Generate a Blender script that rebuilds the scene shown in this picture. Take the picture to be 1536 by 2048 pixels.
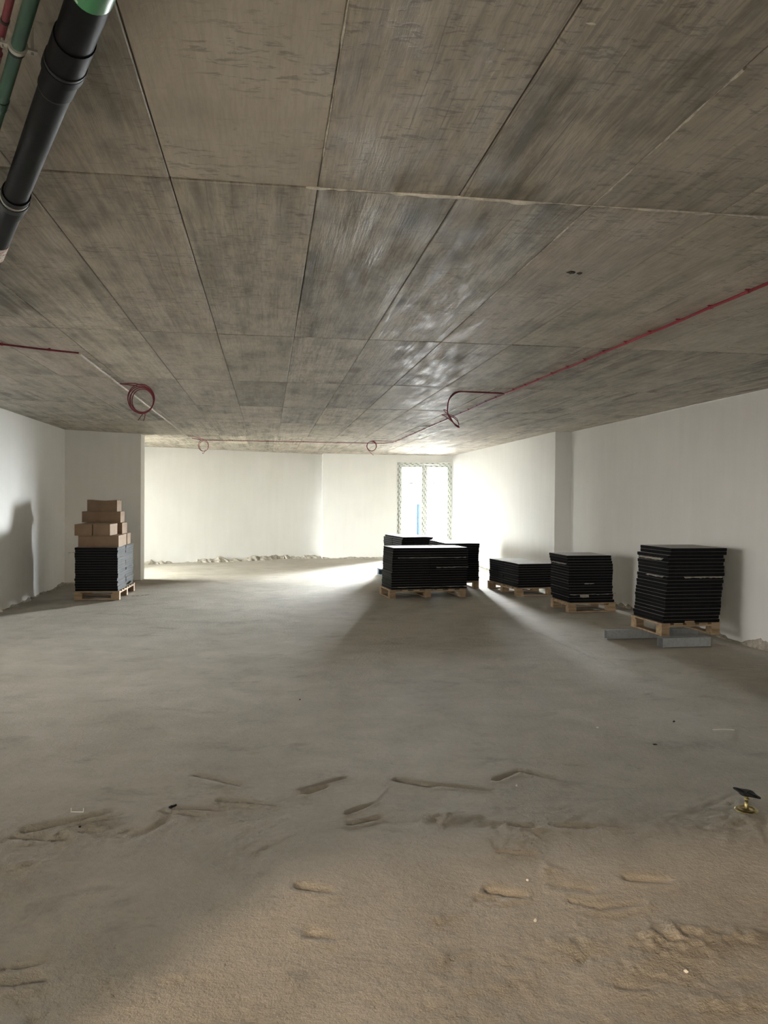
import bpy, math, random
import numpy as np
from mathutils import Vector, Matrix

for o in list(bpy.data.objects):
    bpy.data.objects.remove(o, do_unlink=True)
scene = bpy.context.scene
COL = scene.collection

# ------------------------------------------------------------------ scale
# The plan was surveyed in units of 0.9 m; S() / P() turn it into metres.
K = 0.9
def P(x, y, h=0.0):
    return Vector((x * K, y * K, h * K))
CEIL_H = 2.9665 * K          # underside of the ceiling (2.67 m)

# ------------------------------------------------------------------ camera
YAW, PITCH, ROLL, FOCAL = 0.14589, 0.01535, -0.00771, 1580.0
def cam_axes():
    cy, sy, cp, sp = math.cos(YAW), math.sin(YAW), math.cos(PITCH), math.sin(PITCH)
    fwd = Vector((sy * cp, cy * cp, -sp)); right = Vector((cy, -sy, 0)); down = fwd.cross(right)
    c, s = math.cos(ROLL), math.sin(ROLL)
    return c * right + s * down, -s * right + c * down, fwd
cam_d = bpy.data.cameras.new('camera')
cam_d.sensor_fit = 'HORIZONTAL'; cam_d.sensor_width = 36.0
cam_d.lens = 36.0 * FOCAL / 1536.0
cam_d.clip_start = 0.05; cam_d.clip_end = 300
cam = bpy.data.objects.new('camera', cam_d); COL.objects.link(cam)
r_, d_, f_ = cam_axes()
M = Matrix(((r_.x, -d_.x, -f_.x, 0), (r_.y, -d_.y, -f_.y, 0), (r_.z, -d_.z, -f_.z, 1.67 * K), (0, 0, 0, 1)))
cam.matrix_world = M
scene.camera = cam

# ------------------------------------------------------------------ world, sun, exposure
WORLD_STRENGTH = 250.0
SUN_STRENGTH = 94.0
scene.view_settings.view_transform = 'Standard'
scene.view_settings.look = 'None'
scene.view_settings.gamma = 1.0
scene.view_settings.use_curve_mapping = False
scene.view_settings.exposure = 1.40
world = bpy.data.worlds.new('sky'); scene.world = world
world.use_nodes = True
bg = world.node_tree.nodes['Background']
bg.inputs['Color'].default_value = (0.955, 0.98, 1.0, 1)
bg.inputs['Strength'].default_value = WORLD_STRENGTH
sun_d = bpy.data.lights.new('sun', 'SUN'); sun_d.energy = SUN_STRENGTH
sun_d.angle = math.radians(3.0); sun_d.color = (1.0, 0.86, 0.73)
sun = bpy.data.objects.new('sun', sun_d); COL.objects.link(sun)
sun.rotation_euler = Vector((0.8, 1.1, -0.55)).to_track_quat('-Z', 'Y').to_euler()
sun.location = (-10, -12, 8)

def portal(name, centre, w, h, direction):
    d = bpy.data.lights.new(name, 'AREA'); d.shape = 'RECTANGLE'; d.size = w; d.size_y = h
    d.cycles.is_portal = True
    o = bpy.data.objects.new(name, d); COL.objects.link(o); o.location = centre
    o.rotation_euler = Vector(direction).to_track_quat('-Z', 'Y').to_euler()
WIN = (3.66, 5.27, 0.03, 2.75)          # far window: x0 x1 z0 z1 (survey)
LWIN = (5.2, 9.8, 0.3, 2.6)             # side window in the left wall: y0 y1 z0 z1
DOOR = (-3.5, -0.45, 0.0, 2.52)           # street door behind the camera
portal('far_window_portal', P((WIN[0] + WIN[1]) / 2, 22.57, (WIN[2] + WIN[3]) / 2), (WIN[1] - WIN[0]) * K, (WIN[3] - WIN[2]) * K, (0, -1, 0))
portal('side_window_portal', P(-4.15, (LWIN[0] + LWIN[1]) / 2, (LWIN[2] + LWIN[3]) / 2), (LWIN[1] - LWIN[0]) * K, (LWIN[3] - LWIN[2]) * K, (1, 0, 0))
portal('street_door_portal', P((DOOR[0] + DOOR[1]) / 2, -1.45, (DOOR[2] + DOOR[3]) / 2), (DOOR[1] - DOOR[0]) * K, (DOOR[3] - DOOR[2]) * K, (0, 1, 0))

AWIN = (16.3, 18.85, 0.1, 2.7)          # window at the end of the left alcove (hidden by the stub): y0 y1 z0 z1
portal('alcove_window_portal', P(-6.3, (AWIN[0] + AWIN[1]) / 2, (AWIN[2] + AWIN[3]) / 2), (AWIN[1] - AWIN[0]) * K, (AWIN[3] - AWIN[2]) * K, (1, 0, 0))

# ------------------------------------------------------------------ mesh helpers
class MB:
    """collects vertices and faces, then links ONE mesh object"""
    def __init__(s): s.v = []; s.f = []; s.m = []; s.sm = []
    def add(s, vs, fs, mi=0, smooth=False):
        b = len(s.v); s.v += [tuple(v) for v in vs]
        for f in fs: s.f.append([b + i for i in f]); s.m.append(mi); s.sm.append(smooth)
        return s
    def box(s, x0, y0, z0, x1, y1, z1, mi=0, rot=None):
        vs = [(x0, y0, z0), (x1, y0, z0), (x1, y1, z0), (x0, y1, z0), (x0, y0, z1), (x1, y0, z1), (x1, y1, z1), (x0, y1, z1)]
        if rot: vs = [rot @ Vector(v) for v in vs]
        return s.add(vs, [(0, 3, 2, 1), (4, 5, 6, 7), (0, 1, 5, 4), (1, 2, 6, 5), (2, 3, 7, 6), (3, 0, 4, 7)], mi)
    def cbox(s, x0, y0, z0, x1, y1, z1, c, mi=0):
        """box with chamfered vertical and horizontal edges (octagonal rings)"""
        def ring(i, z): return [(x0 + i, y0 + i + c, z), (x0 + i + c, y0 + i, z), (x1 - i - c, y0 + i, z), (x1 - i, y0 + i + c, z),
                                (x1 - i, y1 - i - c, z), (x1 - i - c, y1 - i, z), (x0 + i + c, y1 - i, z), (x0 + i, y1 - i - c, z)]
        vs = ring(c, z0) + ring(0, z0 + c) + ring(0, z1 - c) + ring(c, z1)
        fs = [tuple(range(7, -1, -1)), tuple(range(24, 32))]
        for k in range(3):
            for i in range(8):
                j = (i + 1) % 8
                fs.append((k * 8 + i, k * 8 + j, k * 8 + 8 + j, k * 8 + 8 + i))
        return s.add(vs, fs, mi)
    def prism(s, pts, z0, z1, mi=0):
        n = len(pts)
        vs = [(p[0], p[1], z0) for p in pts] + [(p[0], p[1], z1) for p in pts]
        fs = [tuple(range(n - 1, -1, -1)), tuple(range(n, 2 * n))] + [(i, (i + 1) % n, n + (i + 1) % n, n + i) for i in range(n)]
        return s.add(vs, fs, mi)
    def tube(s, pts, r, n=8, mi=0, caps=True, r_list=None, inner=None):
        pts = [Vector(p) for p in pts]; N = len(pts)
        t0 = (pts[1] - pts[0]).normalized()
        up = Vector((0, 0, 1)) if abs(t0.z) < 0.9 else Vector((1, 0, 0))
        a = t0.cross(up).normalized(); vs = []
        for i, p in enumerate(pts):
            t = (pts[min(i + 1, N - 1)] - pts[max(i - 1, 0)]).normalized()
            a = (a - t * a.dot(t)).normalized(); b = t.cross(a)
            rr = r_list[i] if r_list else r
            for k in range(n):
                g = 2 * math.pi * k / n
                vs.append(p + (a * math.cos(g) + b * math.sin(g)) * rr)
        fs = [(i * n + k, i * n + (k + 1) % n, (i + 1) * n + (k + 1) % n, (i + 1) * n + k) for i in range(N - 1) for k in range(n)]
        s.add(vs, fs, mi, True)
        if caps: s.add(vs[:n], [tuple(range(n))[::-1]], mi); s.add(vs[-n:], [tuple(range(n))], mi)
        return s
    def lathe(s, prof, n=24, mi=0, centre=(0, 0)):
        vs = [(centre[0] + r * math.cos(2 * math.pi * k / n), centre[1] + r * math.sin(2 * math.pi * k / n), z) for r, z in prof for k in range(n)]
        fs = [(i * n + k, i * n + (k + 1) % n, (i + 1) * n + (k + 1) % n, (i + 1) * n + k) for i in range(len(prof) - 1) for k in range(n)]
        return s.add(vs, fs, mi, True)
    def mesh(s, name, mats):
        me = bpy.data.meshes.new(name); me.from_pydata(s.v, [], s.f)
        for m in (mats if isinstance(mats, (list, tuple)) else [mats]): me.materials.append(m)
        me.polygons.foreach_set('material_index', s.m); me.polygons.foreach_set('use_smooth', s.sm)
        me.update(); return me
    def build(s, name, mats, parent=None): return link(name, s.mesh(name, mats), parent)

def link(name, me, parent=None):
    o = bpy.data.objects.new(name, me); COL.objects.link(o)
    if parent: o.parent = parent
    return o
def tag(o, label=None, cat=None, group=None, kind=None):
    if label: o['label'] = label
    if cat: o['category'] = cat
    if group: o['group'] = group
    if kind: o['kind'] = kind
    return o
def empty(name, loc, rz=0.0):
    o = bpy.data.objects.new(name, None); COL.objects.link(o)
    o.location = loc; o.rotation_euler = (0, 0, rz); o.empty_display_size = 0.1
    return o

# ------------------------------------------------------------------ material helpers
class NT:
    def __init__(s, name):
        s.mat = bpy.data.materials.new(name); s.mat.use_nodes = True
        s.t = s.mat.node_tree; s.b = s.t.nodes['Principled BSDF']; s.out = s.t.nodes['Material Output']
    def n(s, typ, **kw):
        nd = s.t.nodes.new(typ)
        for k, v in kw.items(): setattr(nd, k, v)
        return nd
    def l(s, a, b): s.t.links.new(a, b)
    def setin(s, sock, v):
        if hasattr(v, 'is_output') or isinstance(v, bpy.types.NodeSocket): s.l(v, sock)
        else: sock.default_value = v
    def math(s, op, a, b=None, c=None, clamp=False):
        nd = s.n('ShaderNodeMath', operation=op); nd.use_clamp = clamp
        s.setin(nd.inputs[0], a)
        if b is not None: s.setin(nd.inputs[1], b)
        if c is not None: s.setin(nd.inputs[2], c)
        return nd.outputs[0]
    def pos(s): return s.n('ShaderNodeNewGeometry').outputs['Position']
    def objco(s): return s.n('ShaderNodeTexCoord').outputs['Object']
    def mapping(s, vec, scale=(1, 1, 1), loc=(0, 0, 0), rot=(0, 0, 0)):
        m = s.n('ShaderNodeMapping'); s.l(vec, m.inputs['Vector'])
        m.inputs['Scale'].default_value = scale; m.inputs['Location'].default_value = loc; m.inputs['Rotation'].default_value = rot
        return m.outputs[0]
    def noise(s, vec, scale, detail=4, rough=0.55, dist=0.0):
        t = s.n('ShaderNodeTexNoise'); s.l(vec, t.inputs['Vector'])
        t.inputs['Scale'].default_value = scale; t.inputs['Detail'].default_value = detail
        t.inputs['Roughness'].default_value = rough; t.inputs['Distortion'].default_value = dist
        return t.outputs['Fac']
    def ramp(s, fac, stops):
        r = s.n('ShaderNodeValToRGB'); s.setin(r.inputs[0], fac)
        el = r.color_ramp.elements
        while len(el) < len(stops): el.new(0.5)
        for e, (p, c) in zip(el, stops):
            e.position = p; e.color = (c[0], c[1], c[2], 1) if isinstance(c, (tuple, list)) else (c, c, c, 1)
        return r.outputs[0]
    def mix(s, fac, a, b, mode='MIX'):
        m = s.n('ShaderNodeMix', data_type='RGBA', blend_type=mode)
        s.setin(m.inputs[0], fac); s.setin(m.inputs[6], a); s.setin(m.inputs[7], b)
        return m.outputs[2]
    def bump(s, h, strength=0.3, dist=0.01, normal=None):
        b = s.n('ShaderNodeBump'); b.inputs['Strength'].default_value = strength; b.inputs['Distance'].default_value = dist
        s.l(h, b.inputs['Height'])
        if normal is not None: s.l(normal, b.inputs['Normal'])
        return b.outputs[0]
    def base(s, col, rough=0.6, metal=0.0, spec=None):
        c = s.b.inputs['Base Color']
        if isinstance(col, tuple): c.default_value = (col[0], col[1], col[2], 1)
        else: s.l(col, c)
        s.setin(s.b.inputs['Roughness'], rough); s.b.inputs['Metallic'].default_value = metal
        if spec is not None: s.b.inputs['Specular IOR Level'].default_value = spec
        return s
    def norm(s, n): s.l(n, s.b.inputs['Normal']); return s

def mat_plaster():
    t = NT('white_plaster'); p = t.pos()
    a = t.noise(p, 1.3, 3); st = t.noise(t.mapping(p, (3.0, 3.0, 0.35)), 3.0, 4)
    c = t.ramp(t.math('ADD', t.math('MULTIPLY', a, 0.6), t.math('MULTIPLY', st, 0.4)), [(0.3, (0.83, 0.82, 0.80)), (0.7, (0.89, 0.882, 0.865))])
    t.base(c, 0.75, spec=0.25)
    return t.norm(t.bump(st, 0.12, 0.01)).mat
def mat_ceiling():
    """board-marked concrete; object colour = tone of the board imprint, its alpha = how strongly the grain printed through"""
    t = NT('board_marked_concrete'); p = t.pos()
    oi = t.n('ShaderNodeObjectInfo')
    off = t.n('ShaderNodeVectorMath', operation='MULTIPLY_ADD')
    cx = t.n('ShaderNodeCombineXYZ'); t.l(oi.outputs['Random'], cx.inputs[0]); t.l(oi.outputs['Random'], cx.inputs[1])
    t.l(cx.outputs[0], off.inputs[0]); off.inputs[1].default_value = (17.0, 31.0, 0); t.l(p, off.inputs[2])
    q = off.outputs[0]; grain = oi.outputs['Alpha']
    def c(x, k): return t.math('MULTIPLY', t.math('SUBTRACT', x, 0.5), k)
    cloud = t.noise(t.mapping(q, (1.9, 1.5, 1)), 1.0, 6, 0.62)
    streak = t.noise(t.mapping(q, (30, 0.9, 1)), 1.0, 6, 0.66)
    plank = t.noise(t.mapping(q, (9.0, 0.45, 1)), 1.0, 2, 0.5)
    stain = t.noise(t.mapping(q, (6.5, 2.6, 1)), 1.0, 6, 0.65, 0.3)
    gr = t.math('ADD', c(streak, 1.0), t.math('ADD', c(stain, 1.25), c(plank, 0.85)))
    v = t.math('ADD', t.math('ADD', 0.5, c(cloud, 0.75)), t.math('MULTIPLY', gr, grain))
    col = t.ramp(v, [(0.18, (0.17, 0.155, 0.13)), (0.38, (0.365, 0.33, 0.28)), (0.54, (0.50, 0.455, 0.39)), (0.76, (0.61, 0.56, 0.485))])
    hair = t.noise(t.mapping(q, (85, 7, 1)), 1.0, 4, 0.7)
    col = t.mix(t.math('MULTIPLY', t.ramp(hair, [(0.42, 1.0), (0.56, 0.0)]), t.math('ADD', 0.12, t.math('MULTIPLY', grain, 0.30))), col, (0.20, 0.18, 0.15, 1))
    dash = t.noise(t.mapping(q, (15.0, 42.0, 1)), 1.0, 5, 0.65, 0.5)
    gate = t.ramp(t.noise(t.mapping(q, (2.0, 2.4, 1)), 1.0, 3), [(0.38, 0.0), (0.55, 1.0)])
    dm = t.math('MULTIPLY', t.ramp(dash, [(0.54, 0.0), (0.62, 1.0)]), gate)
    col = t.mix(t.math('MULTIPLY', dm, 0.55), col, (0.155, 0.135, 0.11, 1))
    spot = t.ramp(t.noise(t.mapping(q, (9, 9, 1)), 1.0, 3, 0.5), [(0.70, 0.0), (0.75, 1.0)])
    col = t.mix(t.math('MULTIPLY', spot, 0.5), col, (0.15, 0.13, 0.105, 1))
    sx = t.n('ShaderNodeSeparateXYZ'); t.l(q, sx.inputs[0])
    wob = t.math('MULTIPLY', t.noise(t.mapping(q, (0.5, 1.3, 1)), 1.0, 2), 0.05)
    fr = t.math('FRACT', t.math('DIVIDE', t.math('ADD', sx.outputs[0], wob), 0.094))
    ln = t.math('LESS_THAN', t.math('ABSOLUTE', t.math('SUBTRACT', fr, 0.5)), 0.02)
    lm = t.math('MULTIPLY', ln, t.math('MULTIPLY', t.ramp(t.noise(t.mapping(q, (5.0, 1.6, 1)), 1.0, 3), [(0.49, 0.0), (0.56, 1.0)]), grain))
    col = t.mix(t.math('MULTIPLY', lm, 0.6), col, (0.14, 0.12, 0.10, 1))
    col = t.mix(1.0, col, oi.outputs['Color'], 'MULTIPLY')
    ro = t.ramp(t.noise(t.mapping(q, (12, 3, 1)), 1.0, 4), [(0.35, 0.52), (0.65, 0.80)])
    t.base(col, ro, spec=0.5)
    h = t.math('ADD', t.math('MULTIPLY', t.math('ADD', streak, t.math('MULTIPLY', hair, 0.5)), t.math('MULTIPLY', grain, 1.1)), t.math('MULTIPLY', dm, -0.15))
    h = t.math('ADD', h, t.math('MULTIPLY', stain, 0.5)); h = t.math('SUBTRACT', h, t.math('MULTIPLY', lm, 0.2))
    h = t.math('ADD', h, t.math('MULTIPLY', t.noise(t.mapping(q, (45, 45, 1)), 1.0, 3), 0.2))
    return t.norm(t.bump(h, 0.55, 0.008)).mat
def mat_floor():
    t = NT('raw_concrete_screed'); p = t.pos()
    big = t.noise(p, 0.6, 5, 0.62); mid = t.noise(p, 2.6, 6, 0.66, 0.4); fine = t.noise(p, 36, 5, 0.7); grit = t.noise(p, 120, 3, 0.6)
    v = t.math('ADD', t.math('MULTIPLY', big, 0.42), t.math('MULTIPLY', mid, 0.38)); v = t.math('ADD', v, t.math('MULTIPLY', fine, 0.20))
    col = t.ramp(v, [(0.33, (0.305, 0.271, 0.223)), (0.46, (0.398, 0.363, 0.305)), (0.56, (0.46, 0.422, 0.358)), (0.68, (0.54, 0.50, 0.438))])
    sp = t.ramp(grit, [(0.66, 0.0), (0.73, 1.0)])
    col = t.mix(t.math('MULTIPLY', sp, 0.45), col, (0.72, 0.69, 0.63, 1))
    st = t.ramp(t.noise(t.mapping(p, (1.0, 1.7, 1)), 1.9, 7, 0.72, 0.5), [(0.56, 1.0), (0.72, 0.70)])
    col = t.mix(1.0, col, st, 'MULTIPLY')
    pit = t.ramp(t.noise(p, 21, 4, 0.6, 0.6), [(0.66, 0.0), (0.74, 1.0)])
    col = t.mix(t.math('MULTIPLY', pit, 0.35), col, (0.24, 0.21, 0.17, 1))
    t.base(col, 0.8, spec=0.3)
    h = t.math('ADD', fine, t.math('MULTIPLY', grit, 0.35)); h = t.math('ADD', h, t.math('MULTIPLY', mid, 1.4)); h = t.math('SUBTRACT', h, t.math('MULTIPLY', pit, 0.4))
    return t.norm(t.bump(h, 0.8, 0.012)).mat
def mat_mortar():
    t = NT('crumbled_mortar'); p = t.pos(); a = t.noise(p, 14, 5, 0.65)
    t.base(t.ramp(a, [(0.35, (0.27, 0.24, 0.20)), (0.6, (0.52, 0.48, 0.41))]), 0.9, spec=0.2)
    return t.norm(t.bump(t.noise(p, 40, 4), 0.8, 0.01)).mat
def mat_simple(name, col, rough=0.5, metal=0.0, spec=0.4, var=0.12, scale=12, bump=0.0, stretch=(1, 1, 1)):
    t = NT(name); p = t.mapping(t.objco(), stretch); a = t.noise(p, scale, 4, 0.6)
    lo = tuple(c * (1 - var) for c in col); hi = tuple(min(1, c * (1 + var)) for c in col)
    t.base(t.ramp(a, [(0.35, lo), (0.65, hi)]), rough, metal, spec)
    if bump: t.norm(t.bump(a, bump, 0.004))
    return t.mat
def mat_glass(name='clear_glass', tint=(0.97, 0.985, 0.98)):
    t = NT(name)
    tr = t.n('ShaderNodeBsdfTransparent'); tr.inputs['Color'].default_value = tint + (1,)
    gl = t.n('ShaderNodeBsdfGlossy'); gl.inputs['Roughness'].default_value = 0.03
    fr = t.n('ShaderNodeFresnel'); fr.inputs['IOR'].default_value = 1.45
    mx = t.n('ShaderNodeMixShader'); t.l(fr.outputs[0], mx.inputs[0]); t.l(tr.outputs[0], mx.inputs[1]); t.l(gl.outputs[0], mx.inputs[2])
    t.l(mx.outputs[0], t.out.inputs['Surface']); return t.mat
def mat_film(name, axis):
    """white profile under protective film with rows of small illegible print"""
    t = NT(name); s = t.n('ShaderNodeSeparateXYZ'); t.l(t.objco(), s.inputs[0])
    along, across = (s.outputs[2], s.outputs[0]) if axis == 'z' else (s.outputs[0], s.outputs[2])
    row = t.math('DIVIDE', across, 0.036)
    ri = t.math('FLOOR', row)
    fa = t.math('FRACT', t.math('ADD', t.math('DIVIDE', along, 0.145), t.math('MULTIPLY', ri, 0.37)))
    on = t.math('MULTIPLY', t.math('LESS_THAN', fa, 0.42), t.math('LESS_THAN', t.math('ABSOLUTE', t.math('SUBTRACT', t.math('FRACT', row), 0.5)), 0.24))
    c = t.n('ShaderNodeCombineXYZ'); t.l(t.math('MULTIPLY', along, 60.0), c.inputs[0]); t.l(t.math('MULTIPLY', ri, 3.7), c.inputs[1])
    br = t.math('GREATER_THAN', t.noise(c.outputs[0], 1.0, 1), 0.42)
    t.base(t.mix(t.math('MULTIPLY', t.math('MULTIPLY', on, br), 0.85), (0.80, 0.82, 0.78, 1), (0.10, 0.12, 0.11, 1)), 0.3, spec=0.5)
    return t.mat
def mat_wood():
    t = NT('pallet_pine'); p = t.objco()
    a = t.noise(t.mapping(p, (2.2, 14, 14)), 1.6, 5, 0.6, 0.6)
    t.base(t.ramp(a, [(0.3, (0.25, 0.17, 0.105)), (0.55, (0.40, 0.29, 0.185)), (0.75, (0.50, 0.385, 0.265))]), 0.75, spec=0.25)
    return t.norm(t.bump(a, 0.25, 0.004)).mat
def mat_card():
    t = NT('brown_cardboard'); p = t.objco()
    a = t.noise(p, 5, 4); r = t.noise(t.mapping(p, (1, 1, 60)), 1.0, 1)
    t.base(t.ramp(t.math('ADD', t.math('MULTIPLY', a, 0.8), t.math('MULTIPLY', r, 0.2)), [(0.35, (0.235, 0.155, 0.098)), (0.65, (0.305, 0.21, 0.138))]), 0.8, spec=0.2)
    return t.norm(t.bump(r, 0.1, 0.003)).mat
def mat_galv():
    t = NT('galvanised_steel'); p = t.objco(); v = t.n('ShaderNodeTexVoronoi'); t.l(p, v.inputs['Vector']); v.inputs['Scale'].default_value = 38
    t.base(t.ramp(t.math('ADD', t.math('MULTIPLY', v.outputs['Distance'], 0.5), t.math('MULTIPLY', t.noise(p, 9, 4), 0.5)), [(0.2, (0.36, 0.38, 0.40)), (0.6, (0.46, 0.49, 0.51))]), 0.5, 0.35)
    return t.mat
def mat_label(name, ground, ink, cell, thr=0.55):
    t = NT(name); p = t.objco()
    a = t.noise(t.mapping(p, (cell, cell, cell)), 1.0, 1, 0.3)
    t.base(t.mix(t.math('GREATER_THAN', a, thr), ground + (1,), ink + (1,)), 0.35, spec=0.5); return t.mat

PLASTER = mat_plaster(); CEIL = mat_ceiling(); FLOOR = mat_floor(); MORTAR = mat_mortar()
JOINT = mat_simple('joint_concrete', (0.15, 0.135, 0.115), 0.9, var=0.3, scale=20)
RIDGE = mat_simple('lime_ridge', (0.72, 0.69, 0.62), 0.9, var=0.25, scale=30)
EDGE = mat_simple('black_panel_edge', (0.006, 0.006, 0.0075), 0.7, var=0.3, spec=0.12, scale=20)
SHEET = mat_simple('panel_bottom_sheet', (0.030, 0.031, 0.031), 0.6, 0.0, var=0.2, spec=0.2)
LAMINATE = mat_simple('panel_top_laminate', (0.30, 0.275, 0.245), 0.7, var=0.06, spec=0.2, scale=40)
WOOD = mat_wood(); CARD = mat_card(); GALV = mat_galv(); GLASS = mat_glass()
TINT_DOOR = mat_glass('dimming_door_glass', (0.108, 0.100, 0.088)); TINT_ALCOVE = mat_glass('alcove_glass', (0.36, 0.365, 0.352)); TINT_SIDE = mat_glass('dimming_side_glass', (0.116, 0.1135, 0.109))  # tints added to cut the daylight coming through the unseen openings
TAPE = mat_simple('brown_tape', (0.38, 0.27, 0.17), 0.3, var=0.05)
DIMRED = mat_simple('dull_red_conduit', (0.14, 0.012, 0.022), 0.45, var=0.15, scale=30)
RED = mat_simple('red_conduit', (0.30, 0.022, 0.035), 0.42, var=0.15, scale=30)
MAROON = mat_simple('maroon_cable', (0.17, 0.012, 0.028), 0.4, var=0.15, scale=30)
CREAM = mat_simple('cream_conduit', (0.62, 0.57, 0.49), 0.5, var=0.1)
BLACKP = mat_simple('black_drain_pipe', (0.005, 0.0045, 0.0055), 0.55, var=0.2, spec=0.08)
GASKET = mat_simple('black_rubber', (0.006, 0.006, 0.007), 0.6, var=0.2)
GREENP = mat_simple('green_pipe', (0.020, 0.075, 0.047), 0.45, var=0.08, spec=0.45)
GREEND = mat_simple('dark_green_sleeve', (0.006, 0.055, 0.028), 0.45, var=0.1)
STEEL = mat_simple('zinc_clamp', (0.55, 0.53, 0.48), 0.35, 0.8, var=0.1)
ZINCY = mat_simple('yellow_zinc', (0.52, 0.43, 0.20), 0.28, 0.9, var=0.25, scale=30)
PAPER = mat_simple('grey_paper', (0.34, 0.32, 0.28), 0.85, var=0.12)
CHIPW = mat_simple('white_plaster_chip', (0.80, 0.77, 0.70), 0.8, var=0.1)
FILM_Z = mat_film('printed_film_upright', 'z'); FILM_X = mat_film('printed_film_rail', 'x')
PVC = mat_simple('white_pvc', (0.78, 0.79, 0.76), 0.35, var=0.03)
SHADEWOOD = mat_simple('shade_toned_wood', (0.09, 0.115, 0.145), 0.7, var=0.25, scale=9, stretch=(2, 12, 12))  # pallet wood turned dark blue-grey: its shade is put into the colour
PAVING = mat_simple('pale_paving', (0.76, 0.75, 0.73), 0.85, var=0.1, scale=2)
ADDED_WALL = mat_simple('added_wall_render', (0.11, 0.107, 0.104), 0.85, var=0.06, scale=2); WINDARK = mat_simple('shutter_grey', (0.10, 0.11, 0.12), 0.5, var=0.1, scale=3)  # dark render, so the added outdoor walls bounce little light
BLUEPOST = mat_simple('blue_painted_post', (0.0028, 0.0046, 0.0066), 1.0, var=0.1, spec=0.0)
GREYPOST = mat_simple('grey_painted_steel', (0.0014, 0.002, 0.0021), 1.0, var=0.1, spec=0.0)
STICK = mat_label('pane_sticker_print', (0.75, 0.75, 0.74), (0.18, 0.19, 0.2), 60)
LABELG = mat_label('green_pipe_label_print', (0.04, 0.22, 0.09), (0.42, 0.58, 0.42), 30, 0.62)
LABELW = mat_label('white_pipe_label_print', (0.75, 0.73, 0.68), (0.5, 0.12, 0.10), 70)
DARKSPOT = mat_simple('broken_concrete', (0.035, 0.03, 0.025), 0.9, var=0.4, scale=60)

# ------------------------------------------------------------------ noise for geometry
rng = np.random.default_rng(7)
def vnoise(x, y, seed):
    xi = np.floor(x).astype(np.int64); yi = np.floor(y).astype(np.int64); fx = x - xi; fy = y - yi
    fx = fx * fx * (3 - 2 * fx); fy = fy * fy * (3 - 2 * fy)
    def h(a, b):
        n = (a * 374761393 + b * 668265263 + seed * 1442695041) & 0xFFFFFFFF
        n = ((n ^ (n >> 13)) * 1274126177) & 0xFFFFFFFF
        return ((n ^ (n >> 16)) & 0xFFFF) / 65535.0
    return (h(xi, yi) * (1 - fx) + h(xi + 1, yi) * fx) * (1 - fy) + (h(xi, yi + 1) * (1 - fx) + h(xi + 1, yi + 1) * fx) * fy - 0.5

# ------------------------------------------------------------------ floor
GOUGES = [((0.162, 4.537), (0.468, 4.722)), ((0.235, 4.496), (0.353, 4.593)), ((-0.409, 4.857), (-0.159, 4.674)), ((-0.089, 4.38), (0.047, 4.327)), ((-0.255, 4.452), (-0.035, 4.38)), ((-1.201, 4.169), (-0.822, 4.367)), ((-1.082, 4.172), (-0.783, 4.268)), ((-1.224, 4.089), (-0.976, 4.034)), ((-0.682, 3.973), (-0.52, 4.195)), ((-0.558, 4.333), (-0.346, 4.239)), ((-0.517, 4.384), (-0.22, 4.304)), ((0.777, 4.649), (0.964, 4.517)), ((0.957, 4.559), (1.277, 4.397)), ((1.366, 4.567), (1.557, 4.702)), ((1.557, 4.702), (1.725, 4.548)), ((1.893, 4.773), (1.996, 4.741)), ((1.272, 3.915), (1.367, 3.878)), ((1.487, 3.875), (1.649, 3.842)), ((1.654, 3.854), (1.803, 3.822)), ((1.107, 3.631), (1.253, 3.585)), ((1.266, 3.264), (1.382, 3.213)), ((1.261, 3.134), (1.36, 3.06)), ((1.36, 3.06), (1.543, 3.076)), ((1.601, 3.289), (1.745, 3.247)), ((1.213, 2.556), (1.326, 2.526)), ((0.957, 3.282), (1.072, 3.223)), ((0.17, 3.039), (0.245, 3.008)), ((-0.932, 2.945), (-0.805, 2.975)), ((-0.903, 2.854), (-0.758, 2.863)), ((0.552, 8.328), (0.864, 8.268)), ((3.433, 10.223), (3.571, 7.617)), ((3.418, 9.974), (3.493, 7.932)), ((-3.383, 10.685), (-3.124, 11.522)), ((3.665, 7.368), (4.241, 7.078)), ((3.123, 5.928), (3.366, 5.976)), ((0.146, 3.41), (0.272, 3.358)), ((0.416, 4.175), (0.626, 4.326)), ((0.429, 4.042), (0.594, 4.106))]
MOUNDS = [(0.94, 4.05, .17, .07, .010), (1.26, 3.43, .08, .05, .009), (1.52, 2.80, .14, .09, .013), (1.63, 2.85, .10, .06, .010), (1.15, 2.83, .12, .06, .007), (1.31, 2.66, .10, .05, .009),
          (1.81, 2.80, .10, .04, .010), (1.55, 2.44, .12, .04, .009), (0.73, 3.08, .07, .05, .007), (0.20, 3.03, .06, .03, .007), (-0.28, 2.82, .08, .02, .005), (0.095, 2.77, .03, .08, .004),
          (1.02, 2.38, .10, .05, .007), (1.42, 2.60, .12, .06, -.008), (1.13, 2.74, .10, .05, -.007), (0.95, 3.2, .15, .08, -.006), (-1.08, 3.78, .20, .05, .006), (-0.9, 4.1, .3, .1, -.008), (1.17, 3.92, .1, .04, -.006)]
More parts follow.
